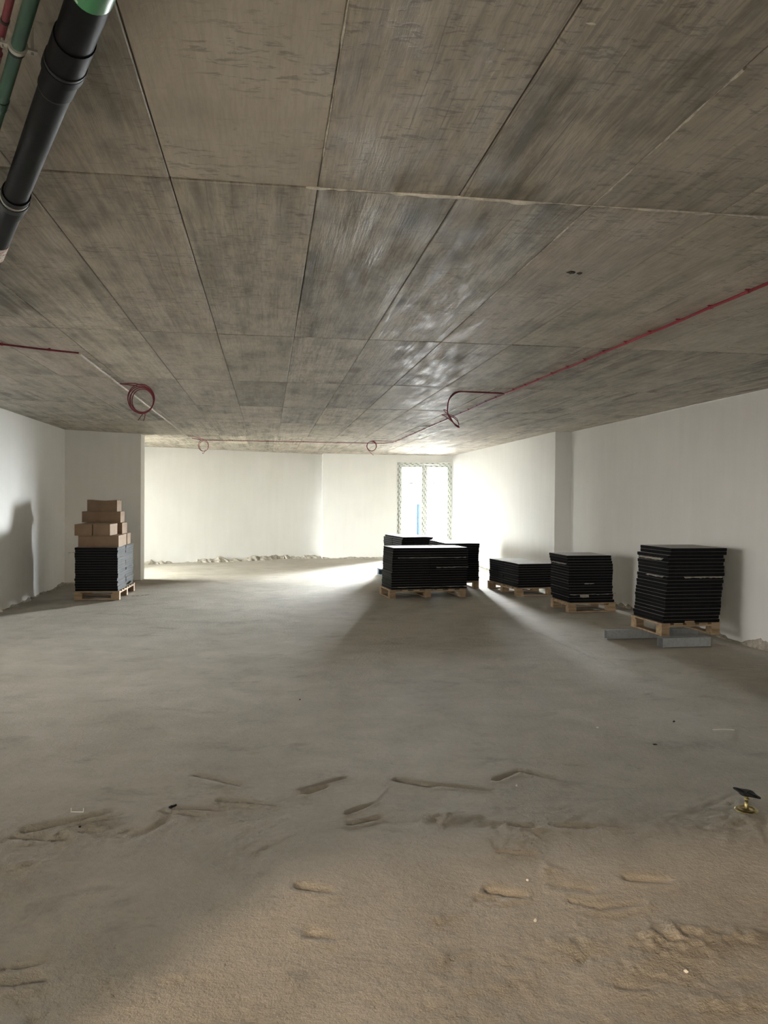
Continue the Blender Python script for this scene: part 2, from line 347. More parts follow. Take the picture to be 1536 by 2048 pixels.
def build_floor():
    xs = np.concatenate([np.arange(-7.3, -3.6, 0.12), np.arange(-3.6, -1.6, 0.03), np.arange(-1.6, 3.3, 0.013), np.arange(3.3, 5.6, 0.03), [5.62, 5.75]]) * K
    ys = np.concatenate([np.arange(-1.5, 1.6, 0.1), np.arange(1.6, 5.2, 0.0145), np.arange(5.2, 9, 0.04), np.arange(9, 23.3, 0.11), [23.3]]) * K
    X, Y = np.meshgrid(xs, ys); sx, sy = X / K, Y / K
    near = np.clip((5.4 - sy) / 1.6, 0, 1)
    Z = 0.007 * vnoise(X * 1.3, Y * 1.3, 1) + 0.004 * vnoise(X * 3.7, Y * 3.7, 2) + 0.0016 * vnoise(X * 9, Y * 9, 3)
    patch = np.clip(vnoise(X * 1.7, Y * 1.7, 9) * 2.2 + 0.45, 0, 1)
    Z += near * patch * (0.0055 * vnoise(X * 22, Y * 22, 4) + 0.0050 * vnoise(X * 44, Y * 44, 5))
    peb = np.clip(vnoise(X * 31, Y * 31, 6) - 0.26, 0, 1) * 0.034
    Z += np.clip((4.6 - sy) / 1.2, 0, 1) * (0.25 + 0.75 * patch) * peb
    wob = 0.05 * vnoise(X * 9, Y * 9, 11)
    for k, (a, b) in enumerate(GOUGES):
        ax, ay, bx, by = a[0], a[1], b[0], b[1]; L2 = (bx - ax) ** 2 + (by - ay) ** 2
        u = ((sx - ax) * (bx - ax) + (sy - ay) * (by - ay)) / L2; uc = np.clip(u, 0, 1)
        dd = np.hypot(sx - (ax + uc * (bx - ax)), sy - (ay + uc * (by - ay))) + wob * 0.35
        w = 0.013 + 0.007 * (k % 3); side = (sx - ax) * (by - ay) - (sy - ay) * (bx - ax)
        dp = (0.009 + 0.004 * (k % 2)) * (0.55 + np.clip(vnoise(X * 7, Y * 7, 40 + k) + 0.5, 0, 1))
        Z -= dp * np.exp(-(dd / w) ** 2)
        Z += 0.004 * np.exp(-((dd - 2.1 * w) / w) ** 2) * (side > 0)
    for (mx, my, rx, ry, h) in MOUNDS:
        e = np.hypot((sx - mx) / rx, (sy - my) / ry) + 6 * wob
        Z += 0.7 * h * np.exp(-e ** 2) * (1 + 2.6 * vnoise(X * 34, Y * 34, 13) + 1.6 * vnoise(X * 70, Y * 70, 14))
    Z -= 0.004
    ny, nx = X.shape
    co = np.stack([X, Y, Z], -1).reshape(-1, 3).astype(np.float32)
    idx = np.arange(nx * ny).reshape(ny, nx)
    quads = np.stack([idx[:-1, :-1], idx[:-1, 1:], idx[1:, 1:], idx[1:, :-1]], -1).reshape(-1, 4)
    me = bpy.data.meshes.new('floor'); me.vertices.add(len(co)); me.vertices.foreach_set('co', co.ravel())
    me.loops.add(quads.size); me.loops.foreach_set('vertex_index', quads.ravel().astype(np.int32))
    me.polygons.add(len(quads)); me.polygons.foreach_set('loop_start', np.arange(0, quads.size, 4, dtype=np.int32))
    me.polygons.foreach_set('use_smooth', np.ones(len(quads), dtype=bool))
    me.materials.append(FLOOR); me.update(calc_edges=True); me.validate()
    return tag(link('floor', me), 'rough grey beige raw concrete floor with gouges and grit', kind='structure')
build_floor()

# ------------------------------------------------------------------ walls
def wall(name, a, b, thick, label, openings=(), h=CEIL_H):
    """vertical wall from plan point a to b; 'thick' extends to the left of a->b; openings = (s0, s1, z0, z1) in survey units along a->b"""
    A, B = P(*a), P(*b); d = (B - A); L = d.length; d.normalize(); n = Vector((-d.y, d.x, 0))
    T = thick * K; mb = MB()
    def blk(s0, s1, z0, z1):
        if s1 - s0 < 1e-4 or z1 - z0 < 1e-4: return
        p = [A + d * s0, A + d * s1, A + d * s1 + n * T, A + d * s0 + n * T]
        mb.prism([(q.x, q.y) for q in p] if T > 0 else [(q.x, q.y) for q in p[::-1]], z0, z1)
    cur = 0.0
    for (s0, s1, z0, z1) in sorted(openings):
        s0, s1, z0, z1 = s0 * K, s1 * K, z0 * K, z1 * K
        blk(cur, s0, -0.02, h); blk(s0, s1, -0.02, z0); blk(s0, s1, z1, h); cur = s1
    blk(cur, L, -0.02, h)
    return tag(mb.build(name, PLASTER), label, kind='structure')
wall('wall_left', (-3.93, -1.2), (-3.85, 15.85), 0.25, 'white plastered wall along the left side', [(LWIN[0] + 1.2, LWIN[1] + 1.2, LWIN[2], LWIN[3])])
mb = MB().prism([(p[0] * K, p[1] * K) for p in [(-3.85, 15.85), (-2.55, 16.55), (-2.525, 16.86), (-4.1, 16.12), (-4.1, 15.85)]], -0.02, CEIL_H)
tag(mb.build('wall_return', PLASTER), 'angled greyish white wall stub behind the cardboard boxes', kind='structure')
wall('wall_far_left', (-6.3, 18.98), (1.60, 22.84), 0.25, 'long angled white wall at the far left of the room')
wall('wall_far', (1.53, 22.35), (5.28, 22.35), 0.2, 'white far wall around the window', [(WIN[0] - 1.53, WIN[1] - 1.53, WIN[2], WIN[3])])
wall('wall_right_far', (5.285, 14.1), (5.285, 22.55), -0.5, 'white right wall beyond the step, beside the window')
mb = MB().prism([(p[0] * K, p[1] * K) for p in [(1.53, 22.55), (1.75, 22.55), (1.75, 23.0), (1.53, 23.0)]], -0.02, CEIL_H)
tag(mb.build('wall_far_return', PLASTER), 'narrow white return where the far wall steps forward', kind='structure')
wall('wall_right', (5.60, -1.2), (5.60, 14.1), -0.25, 'white plastered wall along the right side')
wall('wall_back', (-4.15, -1.2), (5.85, -1.2), -0.25, 'white wall with the street door, behind the viewer', [(DOOR[0] + 4.15, DOOR[1] + 4.15, DOOR[2], DOOR[3])])
wall('wall_alcove_front', (-6.1, 15.06), (-4.1, 16.1), -0.2, 'hidden white wall behind the left stub')
wall('wall_alcove_end', (-6.1, 14.95), (-6.1, 19.15), 0.2, 'hidden white end wall of the left alcove', [(AWIN[0] - 14.95, AWIN[1] - 14.95, AWIN[2], AWIN[3])])
# glazing of the openings outside the picture: panes tinted to dim the daylight in street door, side window and alcove
def glazing(name, corners, mat, label):
    w = empty(name, Vector(corners[0])); tag(w, label, kind='structure'); a, b = Vector(corners[0]), Vector(corners[1]); d = b - a
    n = Vector((-d.y, d.x, 0)).normalized() * 0.006; h = b.z - a.z; u = Vector((d.x, d.y, 0)); rz = math.atan2(u.y, u.x); L = u.length
    R4 = Matrix.Rotation(rz, 4, 'Z')
    MB().box(0.05, -0.003, 0.05, L - 0.05, 0.003, h - 0.05, rot=R4).build('pane', mat, w)
    for (x0, z0, x1, z1) in ((0, 0, 0.05, h), (L - 0.05, 0, L, h), (0.05, h - 0.05, L - 0.05, h), (0.05, 0, L - 0.05, 0.05)):
        MB().box(x0, -0.03, z0, x1, 0.03, z1, rot=R4).build('frame_bar', PVC, w)
glazing('window_2', (P(DOOR[0], -1.3, DOOR[2]), P(DOOR[1], -1.3, DOOR[3])), TINT_DOOR, 'light-dimming tinted street door behind the viewer')
glazing('window_3', (P(-4.0, LWIN[0], LWIN[2]), P(-4.0, LWIN[1], LWIN[3])), TINT_SIDE, 'light-dimming tinted window in the left wall')
glazing('window_4', (P(-6.2, AWIN[0], AWIN[2]), P(-6.2, AWIN[1], AWIN[3])), TINT_ALCOVE, 'light-dimming tinted window at the end of the left alcove')

# mortar crumbs along the foot of the walls
def rubble(name, a, b, label, w=0.035, hh=0.03, seed=0, side=1):
    """irregular bead of mortar on the room side of a wall foot"""
    A, B = P(*a), P(*b); d = B - A; L = d.length; d.normalize(); n = Vector((-d.y, d.x, 0)) * side
    N = max(8, int(L / 0.045)); prof = 5; vs = []
    s = np.linspace(0, L, N)
    hv = np.clip(0.55 + 1.5 * vnoise(s * 3.1, s * 0 + seed, 21) + 0.9 * vnoise(s * 13, s * 0 + seed, 22), 0.05, 1.6)
    wv = np.clip(0.7 + 1.4 * vnoise(s * 2.3, s * 0 + seed, 23) + 0.8 * vnoise(s * 17, s * 0 + seed, 24), 0.1, 1.8)
    for i in range(N):
        c = A + d * s[i]; h = hh * hv[i]; ww = w * wv[i]
        for (fx, fz) in ((-0.1, 1.0), (0.18, 0.95), (0.5, 0.6), (0.8, 0.28), (1.15, -0.25)):
            j = 0.25 * float(vnoise(np.array([s[i] * 29 + fx * 7]), np.array([seed + fz * 3.0]), 25)[0])
            q = c + n * (ww * fx); vs.append((q.x, q.y, h * (fz + j * (fz > 0.1)) + (-0.01 if fz < 0 else 0)))
    fs = [(i * prof + k, i * prof + k + 1, (i + 1) * prof + k + 1, (i + 1) * prof + k) for i in range(N - 1) for k in range(prof - 1)]
    return tag(MB().add(vs, fs).build(name, MORTAR), label, kind='structure')
rubble('baseboard_left', (-3.93, -1.15), (-3.85, 15.85), 'crumbly mortar line along the foot of the left wall', 0.06, 0.04, 1, -1)
rubble('baseboard_right', (5.60, -1.15), (5.60, 14.1), 'crumbly mortar line along the foot of the right wall', 0.05, 0.075, 5, 1)
rubble('baseboard_return', (-3.85, 15.85), (-2.55, 16.55), 'thin mortar line under the angled wall stub', 0.03, 0.02, 9, -1)
rubble('baseboard_far_left', (-3.6, 20.29), (1.50, 22.79), 'mortar and rubble along the foot of the far angled wall', 0.16, 0.085, 13, -1)
rubble('baseboard_far', (1.53, 22.35), (3.62, 22.35), 'thin mortar line under the far white wall', 0.06, 0.03, 17, -1)
rubble('baseboard_right_far', (5.285, 14.2), (5.285, 22.3), 'mortar line along the foot of the far right wall', 0.08, 0.05, 19, 1)

# ------------------------------------------------------------------ ceiling: cast slab with one piece per formwork board
slab = tag(MB().box(-7.6 * K, -1.6 * K, CEIL_H + 0.012, 6.2 * K, 23.6 * K, CEIL_H + 0.2).build('ceiling', JOINT), 'raw concrete ceiling marked by rows of formwork boards', kind='structure')
ROWS = [-1.5, 0.6, 3.32, 6.37, 8.86, 11.22, 13.60, 16.54, 18.9, 21.3, 23.5]
TONES = {  # (row, column): brightness of the single board imprint, as in the photograph
    (1, 0): 1.10, (1, 1): 0.98, (1, 2): 0.90, (1, 3): 1.06, (1, -1): 1.0, (2, 1): 0.80, (2, 2): 0.88, (2, 0): 0.95, (2, 3): 1.02, (2, 4): 1.05, (2, -1): 0.96,
    (3, 0): 0.94, (3, 1): 1.02, (3, 2): 0.84, (3, 3): 0.84, (3, 4): 0.92, (3, -1): 1.0, (4, 0): 0.74, (4, 1): 1.02, (4, 2): 0.86, (4, 3): 0.98, (4, -1): 1.10,
    (5, 0): 1.12, (5, 1): 0.88, (5, 2): 1.12, (5, 3): 1.04, (5, -1): 1.06, (6, 0): 1.0, (6, 1): 1.06, (6, -1): 0.92, (7, 0): 0.80, (7, 1): 1.15, (7, -1): 1.18}
GRAIN = {(1, 0): 0.12, (1, 1): 0.75, (1, 2): 1.0, (1, 3): 0.45, (1, -1): 0.5, (2, 0): 0.65, (2, 1): 1.0, (2, 2): 1.0, (2, 3): 0.6, (2, 4): 0.45, (3, 1): 0.8, (3, 2): 1.0, (3, 3): 1.0, (4, 2): 1.0, (4, -1): 0.4}
rnd = random.Random(3)
TINT = (1.0, 0.965, 0.91)
for j in range(len(ROWS) - 1):
    y0, y1 = ROWS[j] * K, ROWS[j + 1] * K; Ly = y1 - y0
    g = 0.0018
    me = MB().cbox(-0.27 + g, -Ly / 2 + 5.0 * g, 0, 0.27 - g, Ly / 2 - 5.0 * g, 0.014, 0.0035).mesh('panel', CEIL)
    x0 = -0.401 - (0.075 if ROWS[j] > 16 else 0)
    c0, c1 = (-6, 10) if ROWS[j] < 13.5 else (-11, 10)
    for i in range(c0, c1):
        o = link('panel', me, slab)
        o.location = ((x0 + (i + 0.5) * 0.6) * K, (y0 + y1) / 2, CEIL_H + rnd.uniform(-0.0015, 0.0015))
        o.rotation_euler = (rnd.uniform(-.0006, .0006), rnd.uniform(-.004, .004), 0)
        tn = TONES.get((j, i), rnd.uniform(0.90, 1.08)) * 1.0
        gn = GRAIN.get((j, i), rnd.uniform(0.35, 1.0))
        o.color = (tn, tn * rnd.uniform(0.985, 1.01), tn * rnd.uniform(0.97, 1.01), gn)
def ridge(a, b, seed, w=0.006, h=0.006):
    A, B = P(*a), P(*b); d = B - A; L = d.length; d.normalize(); n = Vector((-d.y, d.x, 0)); N = int(L / 0.02); vs = []
    s = np.linspace(0, L, N); e = np.clip(0.5 + 1.4 * vnoise(s * 6, s * 0 + seed, 31) + vnoise(s * 31, s * 0 + seed, 32), 0.0, 1.6)
    for i in range(N):
        c = A + d * s[i]
        for f, z in ((-1, 0.3), (-0.4, -1), (0.4, -1), (1, 0.3)):
            q = c + n * (f * w * (0.3 + e[i])); vs.append((q.x, q.y, CEIL_H + z * h * e[i] + 0.001))
    MB().add(vs, [(i * 4 + k, i * 4 + k + 1, (i + 1) * 4 + k + 1, (i + 1) * 4 + k) for i in range(N - 1) for k in range(3)]).build('joint_ridge', RIDGE, slab)
ridge((0.15, 3.32), (5.5, 3.32), 1, 0.008, 0.008); ridge((1.4, 2.2), (1.4, 3.3), 2, 0.004, 0.005); ridge((1.4, 3.3), (1.4, 5.3), 4, 0.003, 0.004); ridge((0.2, 2.0), (0.2, 3.3), 3, 0.003, 0.004)
# broken-out spot in the slab
def blob(rx, ry, rz, n, seed, mat, name, parent=None, loc=(0, 0, 0)):
    r = random.Random(seed); vs = []; fs = []
    for a in range(4):
        ph = math.pi * (a + 0.5) / 4
        for k in range(n):
            q = r.uniform(0.7, 1.15); t = 2 * math.pi * k / n
            vs.append((rx * q * math.sin(ph) * math.cos(t), ry * q * math.sin(ph) * math.sin(t), rz * q * math.cos(ph)))
    for a in range(3):
        for k in range(n): fs.append((a * n + k, (a + 1) * n + k, (a + 1) * n + (k + 1) % n, a * n + (k + 1) % n))
    fs += [tuple(range(n)), tuple(range(4 * n - 1, 3 * n - 1, -1))]
    o = MB().add(vs, fs).build(name, mat, parent); o.location = loc
    return o
blob(0.028, 0.03, 0.006, 9, 5, DARKSPOT, 'broken_spot', slab, P(1.691, 4.287, 2.9665))
blob(0.018, 0.02, 0.006, 8, 6, DARKSPOT, 'broken_spot', slab, P(1.745, 4.30, 2.9665))
blob(0.016, 0.006, 0.003, 9, 8, RIDGE, 'broken_spot', slab, P(0.86, 2.06, 2.9665))

# ------------------------------------------------------------------ window in the far wall
def build_window():
    w = empty('window_1', P((WIN[0] + WIN[1]) / 2, 22.42, WIN[2])); tag(w, 'white two-leaf glazed door in the far wall, frame in printed film', kind='structure')
    W = (WIN[1] - WIN[0]) * K; H = (WIN[3] - WIN[2]) * K; hw = W / 2; f = 0.05
    def bar(nm, x0, z0, x1, z1, y0, y1, m, par=None): return MB().cbox(x0, y0, z0, x1, y1, z1, 0.004).build(nm, m, par or w)
    bar('frame_jamb', -hw, 0, -hw + f, H, -0.035, 0.035, FILM_Z); bar('frame_jamb', hw - f, 0, hw, H, -0.035, 0.035, FILM_Z)
    bar('frame_head', -hw + f, H - f, hw - f, H, -0.035, 0.035, FILM_X); bar('frame_sill', -hw + f, 0, hw - f, 0.04, -0.035, 0.035, FILM_X)
    s = 0.072; z0, z1 = 0.042, H - f - 0.002
    for k, (x0, x1) in enumerate(((-hw + f + .002, -0.002), (0.002, hw - f - .002))):
        sash = bar('sash', x0, z0, x0 + s, z1, -0.05, 0.02, FILM_Z)
        bar('sash_stile', x1 - s, z0, x1, z1, -0.05, 0.02, FILM_Z, sash)
        bar('sash_rail', x0 + s, z1 - s, x1 - s, z1, -0.05, 0.02, FILM_X, sash); bar('sash_rail', x0 + s, z0, x1 - s, z0 + s, -0.05, 0.02, FILM_X, sash)
        MB().box(x0 + s, -0.02, z0 + s, x1 - s, -0.012, z1 - s).build('pane', GLASS, sash)
        cx = (x0 + x1) / 2 + (-0.02 if k == 0 else -0.06); zz = (1.67 + 0.44) * K
        MB().box(cx - 0.055, -0.0225, zz, cx + 0.055, -0.0205, zz + 0.035).build('pane_sticker', STICK, sash)
        cx2 = (x0 + x1) / 2 + (-0.05 if k == 0 else -0.09); zz = (1.67 + 0.83) * K
        MB().box(cx2 - 0.02, -0.0225, zz, cx2 + 0.02, -0.0205, zz + 0.012).build('pane_sticker', STICK, sash)
    h = MB().cbox(0.012, -0.062, 1.02, 0.042, -0.05, 1.16, 0.004); h.tube([(0.027, -0.06, 1.09), (0.027, -0.10, 1.09), (0.02, -0.112, 1.085), (-0.08, -0.112, 1.08)], 0.009, 8)
    h.build('handle', PVC, w)
build_window()
# plastered casing strip round the window
mb = MB(); x0, x1, zt = WIN[0] * K, WIN[1] * K, WIN[3] * K
mb.cbox(x0 - 0.03, 22.335 * K - 0.006, 0.0, x0, 22.35 * K, zt + 0.03, 0.002); mb.cbox(x0, 22.335 * K - 0.006, zt, x1, 22.35 * K, zt + 0.03, 0.002)
tag(mb.build('trim_1', PLASTER), 'thin plaster stop round the window', kind='structure')

# outside: paving, posts and a rail seen through the glass
tag(MB().box(-40, -40, -0.25, 40, 70, -0.10).build('ground', PAVING), 'pale paving outside the building', kind='structure')
def add_blocking_building():  # added building that keeps skylight off the right wall
    w = empty('added_blocking_building', P(-6.0, 31.0, -0.11)); tag(w, 'plain building added across the terrace to block sky light', 'building')
    L, H, D = 21.0 * K, 13.0, 5.0
    mb = MB(); cols = 9; rows = 4; cw = L / cols; rh = H / rows; wn = []
    xs = 0.0
    for c in range(cols):
        mb.box(c * cw - L / 2, 0, 0, c * cw - L / 2 + cw * 0.28, 0.3, H); mb.box(c * cw - L / 2 + cw * 0.72, 0, 0, (c + 1) * cw - L / 2, 0.3, H)
        for r in range(rows):
            x0, x1 = c * cw - L / 2 + cw * 0.28, c * cw - L / 2 + cw * 0.72
            mb.box(x0, 0, r * rh, x1, 0.3, r * rh + 0.9); mb.box(x0, 0, r * rh + 2.4, x1, 0.3, (r + 1) * rh); wn.append((x0, x1, r * rh + 0.9, r * rh + 2.4))
    mb.box(-L / 2, 0.3, 0, L / 2, D, H); mb.build('facade', ADDED_WALL, w)
    for x0, x1, z0, z1 in wn: MB().box(x0, 0.14, z0, x1, 0.18, z1).build('window', WINDARK, w)
    MB().box(-L / 2 - 0.2, -0.2, H, L / 2 + 0.2, D + 0.2, H + 0.25).build('roof_edge', ADDED_WALL, w)
add_blocking_building()
tw = empty('added_blocking_wall', P(-0.2, 24.4, -0.11)); tag(tw, 'wall added outside, left of the window, to block daylight', 'light-blocking wall')  # added to screen the right wall from light off the ground outside
MB().box(-4.3, 0, 0, 4.3, 0.2, 2.95).build('wall_body', ADDED_WALL, tw); MB().cbox(-4.33, -0.03, 2.95, 4.33, 0.23, 3.0, 0.01).build('coping', ADDED_WALL, tw)
t = empty('bollard', P(4.79, 25.0, -0.11)); tag(t, 'blue post standing outside behind the left window leaf', 'post')
MB().tube([(0, 0, 0), (0, 0, 1.46)], 0.052, 14).build('post', BLUEPOST, t); MB().lathe([(0.06, 1.46), (0.06, 1.475), (0.03, 1.495), (0.001, 1.50)], 14).build('cap', BLUEPOST, t)
for x, lb in ((5.40, 'left of two thin grey poles outside behind the right window leaf'), (5.53, 'right of two thin grey poles outside behind the right window leaf')):
    t = empty('railing_pole', P(x, 25.0, -0.11)); tag(t, lb, 'pole', 'thin poles outside the window')
    MB().tube([(0, 0, 0), (0, 0, 1.47)], 0.018, 8).build('post', GREYPOST, t); MB().lathe([(0.02, 1.47), (0.027, 1.49), (0.02, 1.51), (0.001, 1.515)], 10).build('finial', GREYPOST, t)

# ------------------------------------------------------------------ pipes under the ceiling, upper left
def path_pts(pts, h): return [P(x, y, h) for x, y in pts]
def seg_between(a, b, t0, t1): return [a.lerp(b, t0), a.lerp(b, t1)]
def build_pipes():
    Hc = 2.9665
    a, b = P(-0.432 + 0.44 * 1.6, 2.003 - 1.6 * 1.0, Hc - 0.095), P(-3.86, 10.0, Hc - 0.105)
    d = (b - a)
    # straight run through (-0.432, 2.003) with slope dx/dy = -0.425
    a = P(-0.432 + 0.425 * 2.6, 2.003 - 2.6, Hc - 0.10); b = P(-0.432 - 0.425 * 7.9, 2.003 + 7.9, Hc - 0.10)
    L = (b - a).length; d = (b - a).normalized()
    def at(y): return a + d * (((y - (2.003 - 2.6)) / 10.5) * L)
    p = empty('drain_pipe', a); tag(p, 'thick black plastic drain pipe under the ceiling at upper left', 'pipe')
    def part(nm, y0, y1, r, m, n=28, ends=True):
        q0, q1 = at(y0) - a, at(y1) - a
        return MB().tube([q0, q1], r, n, 0, ends).build(nm, m, p)
    R = 0.0455
    part('pipe', -0.597, 2.20, R, BLACKP); part('pipe', 2.20, 3.36, R - 0.003, BLACKP); part('pipe', 3.36, 9.9, R - 0.002, BLACKP)
    part('socket', 2.17, 2.34, R + 0.0035, BLACKP); part('seal', 2.287, 2.299, R + 0.006, GASKET); part('socket_ring', 2.302, 2.338, R + 0.0065, BLACKP)
    part('socket', 2.34, 2.43, R + 0.0005, BLACKP); part('seal', 2.43, 2.438, R + 0.001, GASKET)
    part('socket', 3.30, 3.50, R + 0.003, BLACKP); part('socket_ring', 3.36, 3.40, R + 0.007, GASKET); part('seal', 3.34, 3.36, R + 0.004, STEEL)
    part('label', 1.45, 1.972, R + 0.001, LABELG); part('label', 3.92, 4.15, R, LABELW)
    for y in (1.1, 3.38, 6.5, 9.0):
        q = at(y) - a; MB().tube([q + Vector((0, 0, R)), Vector((q.x, q.y, CEIL_H - 0.004 - a.z))], 0.005, 8).build('hanger_rod', STEEL, p)
    # green pressure pipe
    s = -0.44
    def line(x, y, h, y0, y1): return P(x + s * (y0 - y), y0, h), P(x + s * (y1 - y), y1, h)
    a2, b2 = line(-0.689, 2.312, Hc - 0.07, -0.6, 9.2); d2 = (b2 - a2)
    g = empty('water_pipe', a2); tag(g, 'green plastic water pipe in a steel clamp at upper left', 'pipe')
    def at2(y): return d2 * ((y + 0.6) / 9.8)
    MB().tube([at2(-0.6), at2(9.2)], 0.0165, 20).build('pipe', GREENP, g)
    MB().tube([at2(2.60), at2(2.66)], 0.0185, 20).build('sleeve', GREEND, g)
    c = at2(2.30); u = d2.normalized(); n = Vector((u.y, -u.x, 0))
    MB().tube([c - u * 0.010, c + u * 0.014], 0.0205, 20).build('clamp_rubber', GASKET, g)
    MB().tube([c - u * 0.016, c - u * 0.002], 0.0225, 20).build('clamp_band', STEEL, g)
    for k in (-1, 1):
        e = c + n * (0.034 * k)
        MB().box(-0.011, -0.008, -0.002, 0.011, 0.008, 0.004, rot=Matrix.Translation(e) @ Matrix.Rotation(math.atan2(n.y, n.x), 4, 'Z')).tube([e + Vector((0, 0, -0.009)), Vector((e.x, e.y, CEIL_H - 0.004 - a2.z))], 0.0035, 8).build('clamp_screw', STEEL, g)
    # red conduit beside it
    a3, b3 = line(-0.735, 2.32, Hc - 0.046, -0.6, 9.0); d3 = b3 - a3
    r = empty('electrical_conduit', a3); tag(r, 'red conduit running close beside the green pipe at upper left', 'conduit')
    def at3(y): return d3 * ((y + 0.6) / 9.6)
    MB().tube([at3(-0.6), at3(9.0)], 0.0095, 12).build('tube', DIMRED, r)
    MB().tube([at3(2.38), at3(2.47)], 0.0135, 12).build('coupling', DIMRED, r)
    q = at3(2.21); MB().tube([q, at3(2.222)], 0.0105, 12).build('clip', GASKET, r)
build_pipes()

# ------------------------------------------------------------------ conduits and hanging cables on the ceiling
def smooth(pts, n=8):
    pts = [Vector(p) for p in pts]; out = []
    for i in range(len(pts) - 1):
        p0, p1, p2, p3 = pts[max(i - 1, 0)], pts[i], pts[i + 1], pts[min(i + 2, len(pts) - 1)]
        for k in range(n):
            t = k / n
            out.append(0.5 * ((2 * p1) + (p2 - p0) * t + (2 * p0 - 5 * p1 + 4 * p2 - p3) * t * t + (3 * p1 - p0 - 3 * p2 + p3) * t ** 3))
    return out + [pts[-1]]
def conduit(name, pts, r, mat, label, cat, clip_step=None, clip_mat=None, first=0.3):
    Hh = CEIL_H - r - 0.006
    q = [Vector((x * K, y * K, Hh)) for x, y in pts]; base = q[0].copy()
    t = empty(name, base); tag(t, label, cat)
    # slight sag and waviness between clips
    fine = []; rr = random.Random(len(label))
    for i in range(len(q) - 1):
        n = max(2, int((q[i + 1] - q[i]).length / 0.25))
        for k in range(n): fine.append(q[i].lerp(q[i + 1], k / n) + Vector((rr.uniform(-.003, .003), rr.uniform(-.003, .003), -abs(rr.uniform(0, .003)))))
    fine.append(q[-1])
    MB().tube([p - base for p in fine], r, 10).build('tube', mat, t)
    if clip_step:
        L = [0.0]
        for i in range(len(q) - 1): L.append(L[-1] + (q[i + 1] - q[i]).length)
        s = first
        while s < L[-1] - 0.05:
            i = max(k for k in range(len(L)) if L[k] <= s); i = min(i, len(q) - 2)
            u = (q[i + 1] - q[i]).normalized(); c = q[i] + u * (s - L[i]) - base
            MB().tube([c - u * 0.009, c + u * 0.009], r + 0.0035, 8).box(-0.006, -0.02, r - 0.004, 0.006, 0.02, r + 0.002, rot=Matrix.Translation(c) @ Matrix.Rotation(math.atan2(u.y, u.x), 4, 'Z')).build('clip', clip_mat or mat, t)
            s += clip_step
    return t
conduit('cable_conduit', [(-3.84, 6.17), (-1.67, 7.35)], 0.0075, MAROON, 'dark red conduit clipped across the ceiling at the left', 'conduit', 0.34)
conduit('cable_conduit', [(-1.665, 7.37), (-1.655, 16.75)], 0.0095, CREAM, 'cream conduit running away along the ceiling on the left', 'conduit', 0.45, CREAM)
conduit('cable_conduit', [(2.95, -1.1), (2.87, 4.6), (2.80, 9.17)], 0.0085, RED, 'bright red clipped conduit running along the ceiling at the right', 'conduit', 0.36)
conduit('cable_conduit', [(2.80, 9.19), (2.76, 17.15)], 0.0075, MAROON, 'dark red conduit continuing to the far ceiling end at the right', 'conduit', 0.40)
conduit('cable_conduit', [(-1.60, 17.3), (-1.45, 17.72), (1.26, 17.75), (2.60, 17.75), (2.75, 17.4)], 0.0065, MAROON, 'thin dark conduit crossing the far ceiling from side to side', 'conduit', 0.7)
# big coil
def cable(name, base, strands, label, mats=MAROON, r=0.0048):
    t = empty(name, base); tag(t, label, 'cable')
    for nm, pts, rad in strands: MB().tube(smooth([Vector(p) for p in pts], 6), rad or r, 8).build(nm, mats, t)
    return t
def loops(cx, cz, rx, rz, turns, y=0.0, ph=0.5 * math.pi, drift=0.0, seed=1, squash=0.0):
    r = random.Random(seed); out = []; n = int(14 * turns)
    for i in range(n + 1):
        t = i / 14; a = ph - 2 * math.pi * t
        k = 1 - 0.16 * (0.5 + 0.5 * math.sin(t * 2.1 + seed)) * (t > 0.3)
        out.append((cx + rx * k * math.cos(a) + drift * t * 0.3 + rx * (1 - k) * 0.6, y + 0.012 * math.sin(3.1 * t + seed), cz + rz * k * math.sin(a) - rz * (1 - k) * 0.5))
    return out
b = P(-1.66, 9.24, 2.9665)
lead = [(0, 0, -0.006), (0.03, 0.01, -0.012), (0.11, 0.02, -0.004), (0.17, 0.025, -0.006)]
c1 = loops(0.205, -0.155, 0.135, 0.148, 3.6, 0.03, 0.55 * math.pi, 0, 2)
cable('cable_coil', b, [('cable', lead + c1, 0.0052), ('cable', [(0.0, 0.012, -0.012), (0.06, 0.03, -0.014), (0.15, 0.045, -0.02)] + loops(0.21, -0.165, 0.125, 0.142, 2.6, 0.045, 0.6 * math.pi, 0, 4), 0.0052),
    ('loose_end', [(0.235, 0.03, -0.30), (0.205, 0.035, -0.335), (0.178, 0.04, -0.375)], 0.0042), ('loose_end', [(0.245, 0.05, -0.295), (0.243, 0.05, -0.335), (0.230, 0.05, -0.378)], 0.0042)],
    'large maroon cable coil hanging from the ceiling at the left')
b = P(-1.64, 16.78, 2.9665)
cable('cable_coil', b, [('cable', [(0, 0, -0.006), (0.08, 0.1, -0.004), (0.17, 0.4, -0.006), (0.22, 0.75, -0.008)] + loops(0.215, -0.125, 0.098, 0.115, 2.3, 0.8, 0.5 * math.pi, 0, 3), 0.005),
    ('loose_end', [(0.25, 0.8, -0.20), (0.235, 0.8, -0.25), (0.205, 0.8, -0.285), (0.20, 0.8, -0.26)], 0.004)], 'small cable coil hanging from the far ceiling at the left')
b = P(2.76, 17.12, 2.9665)
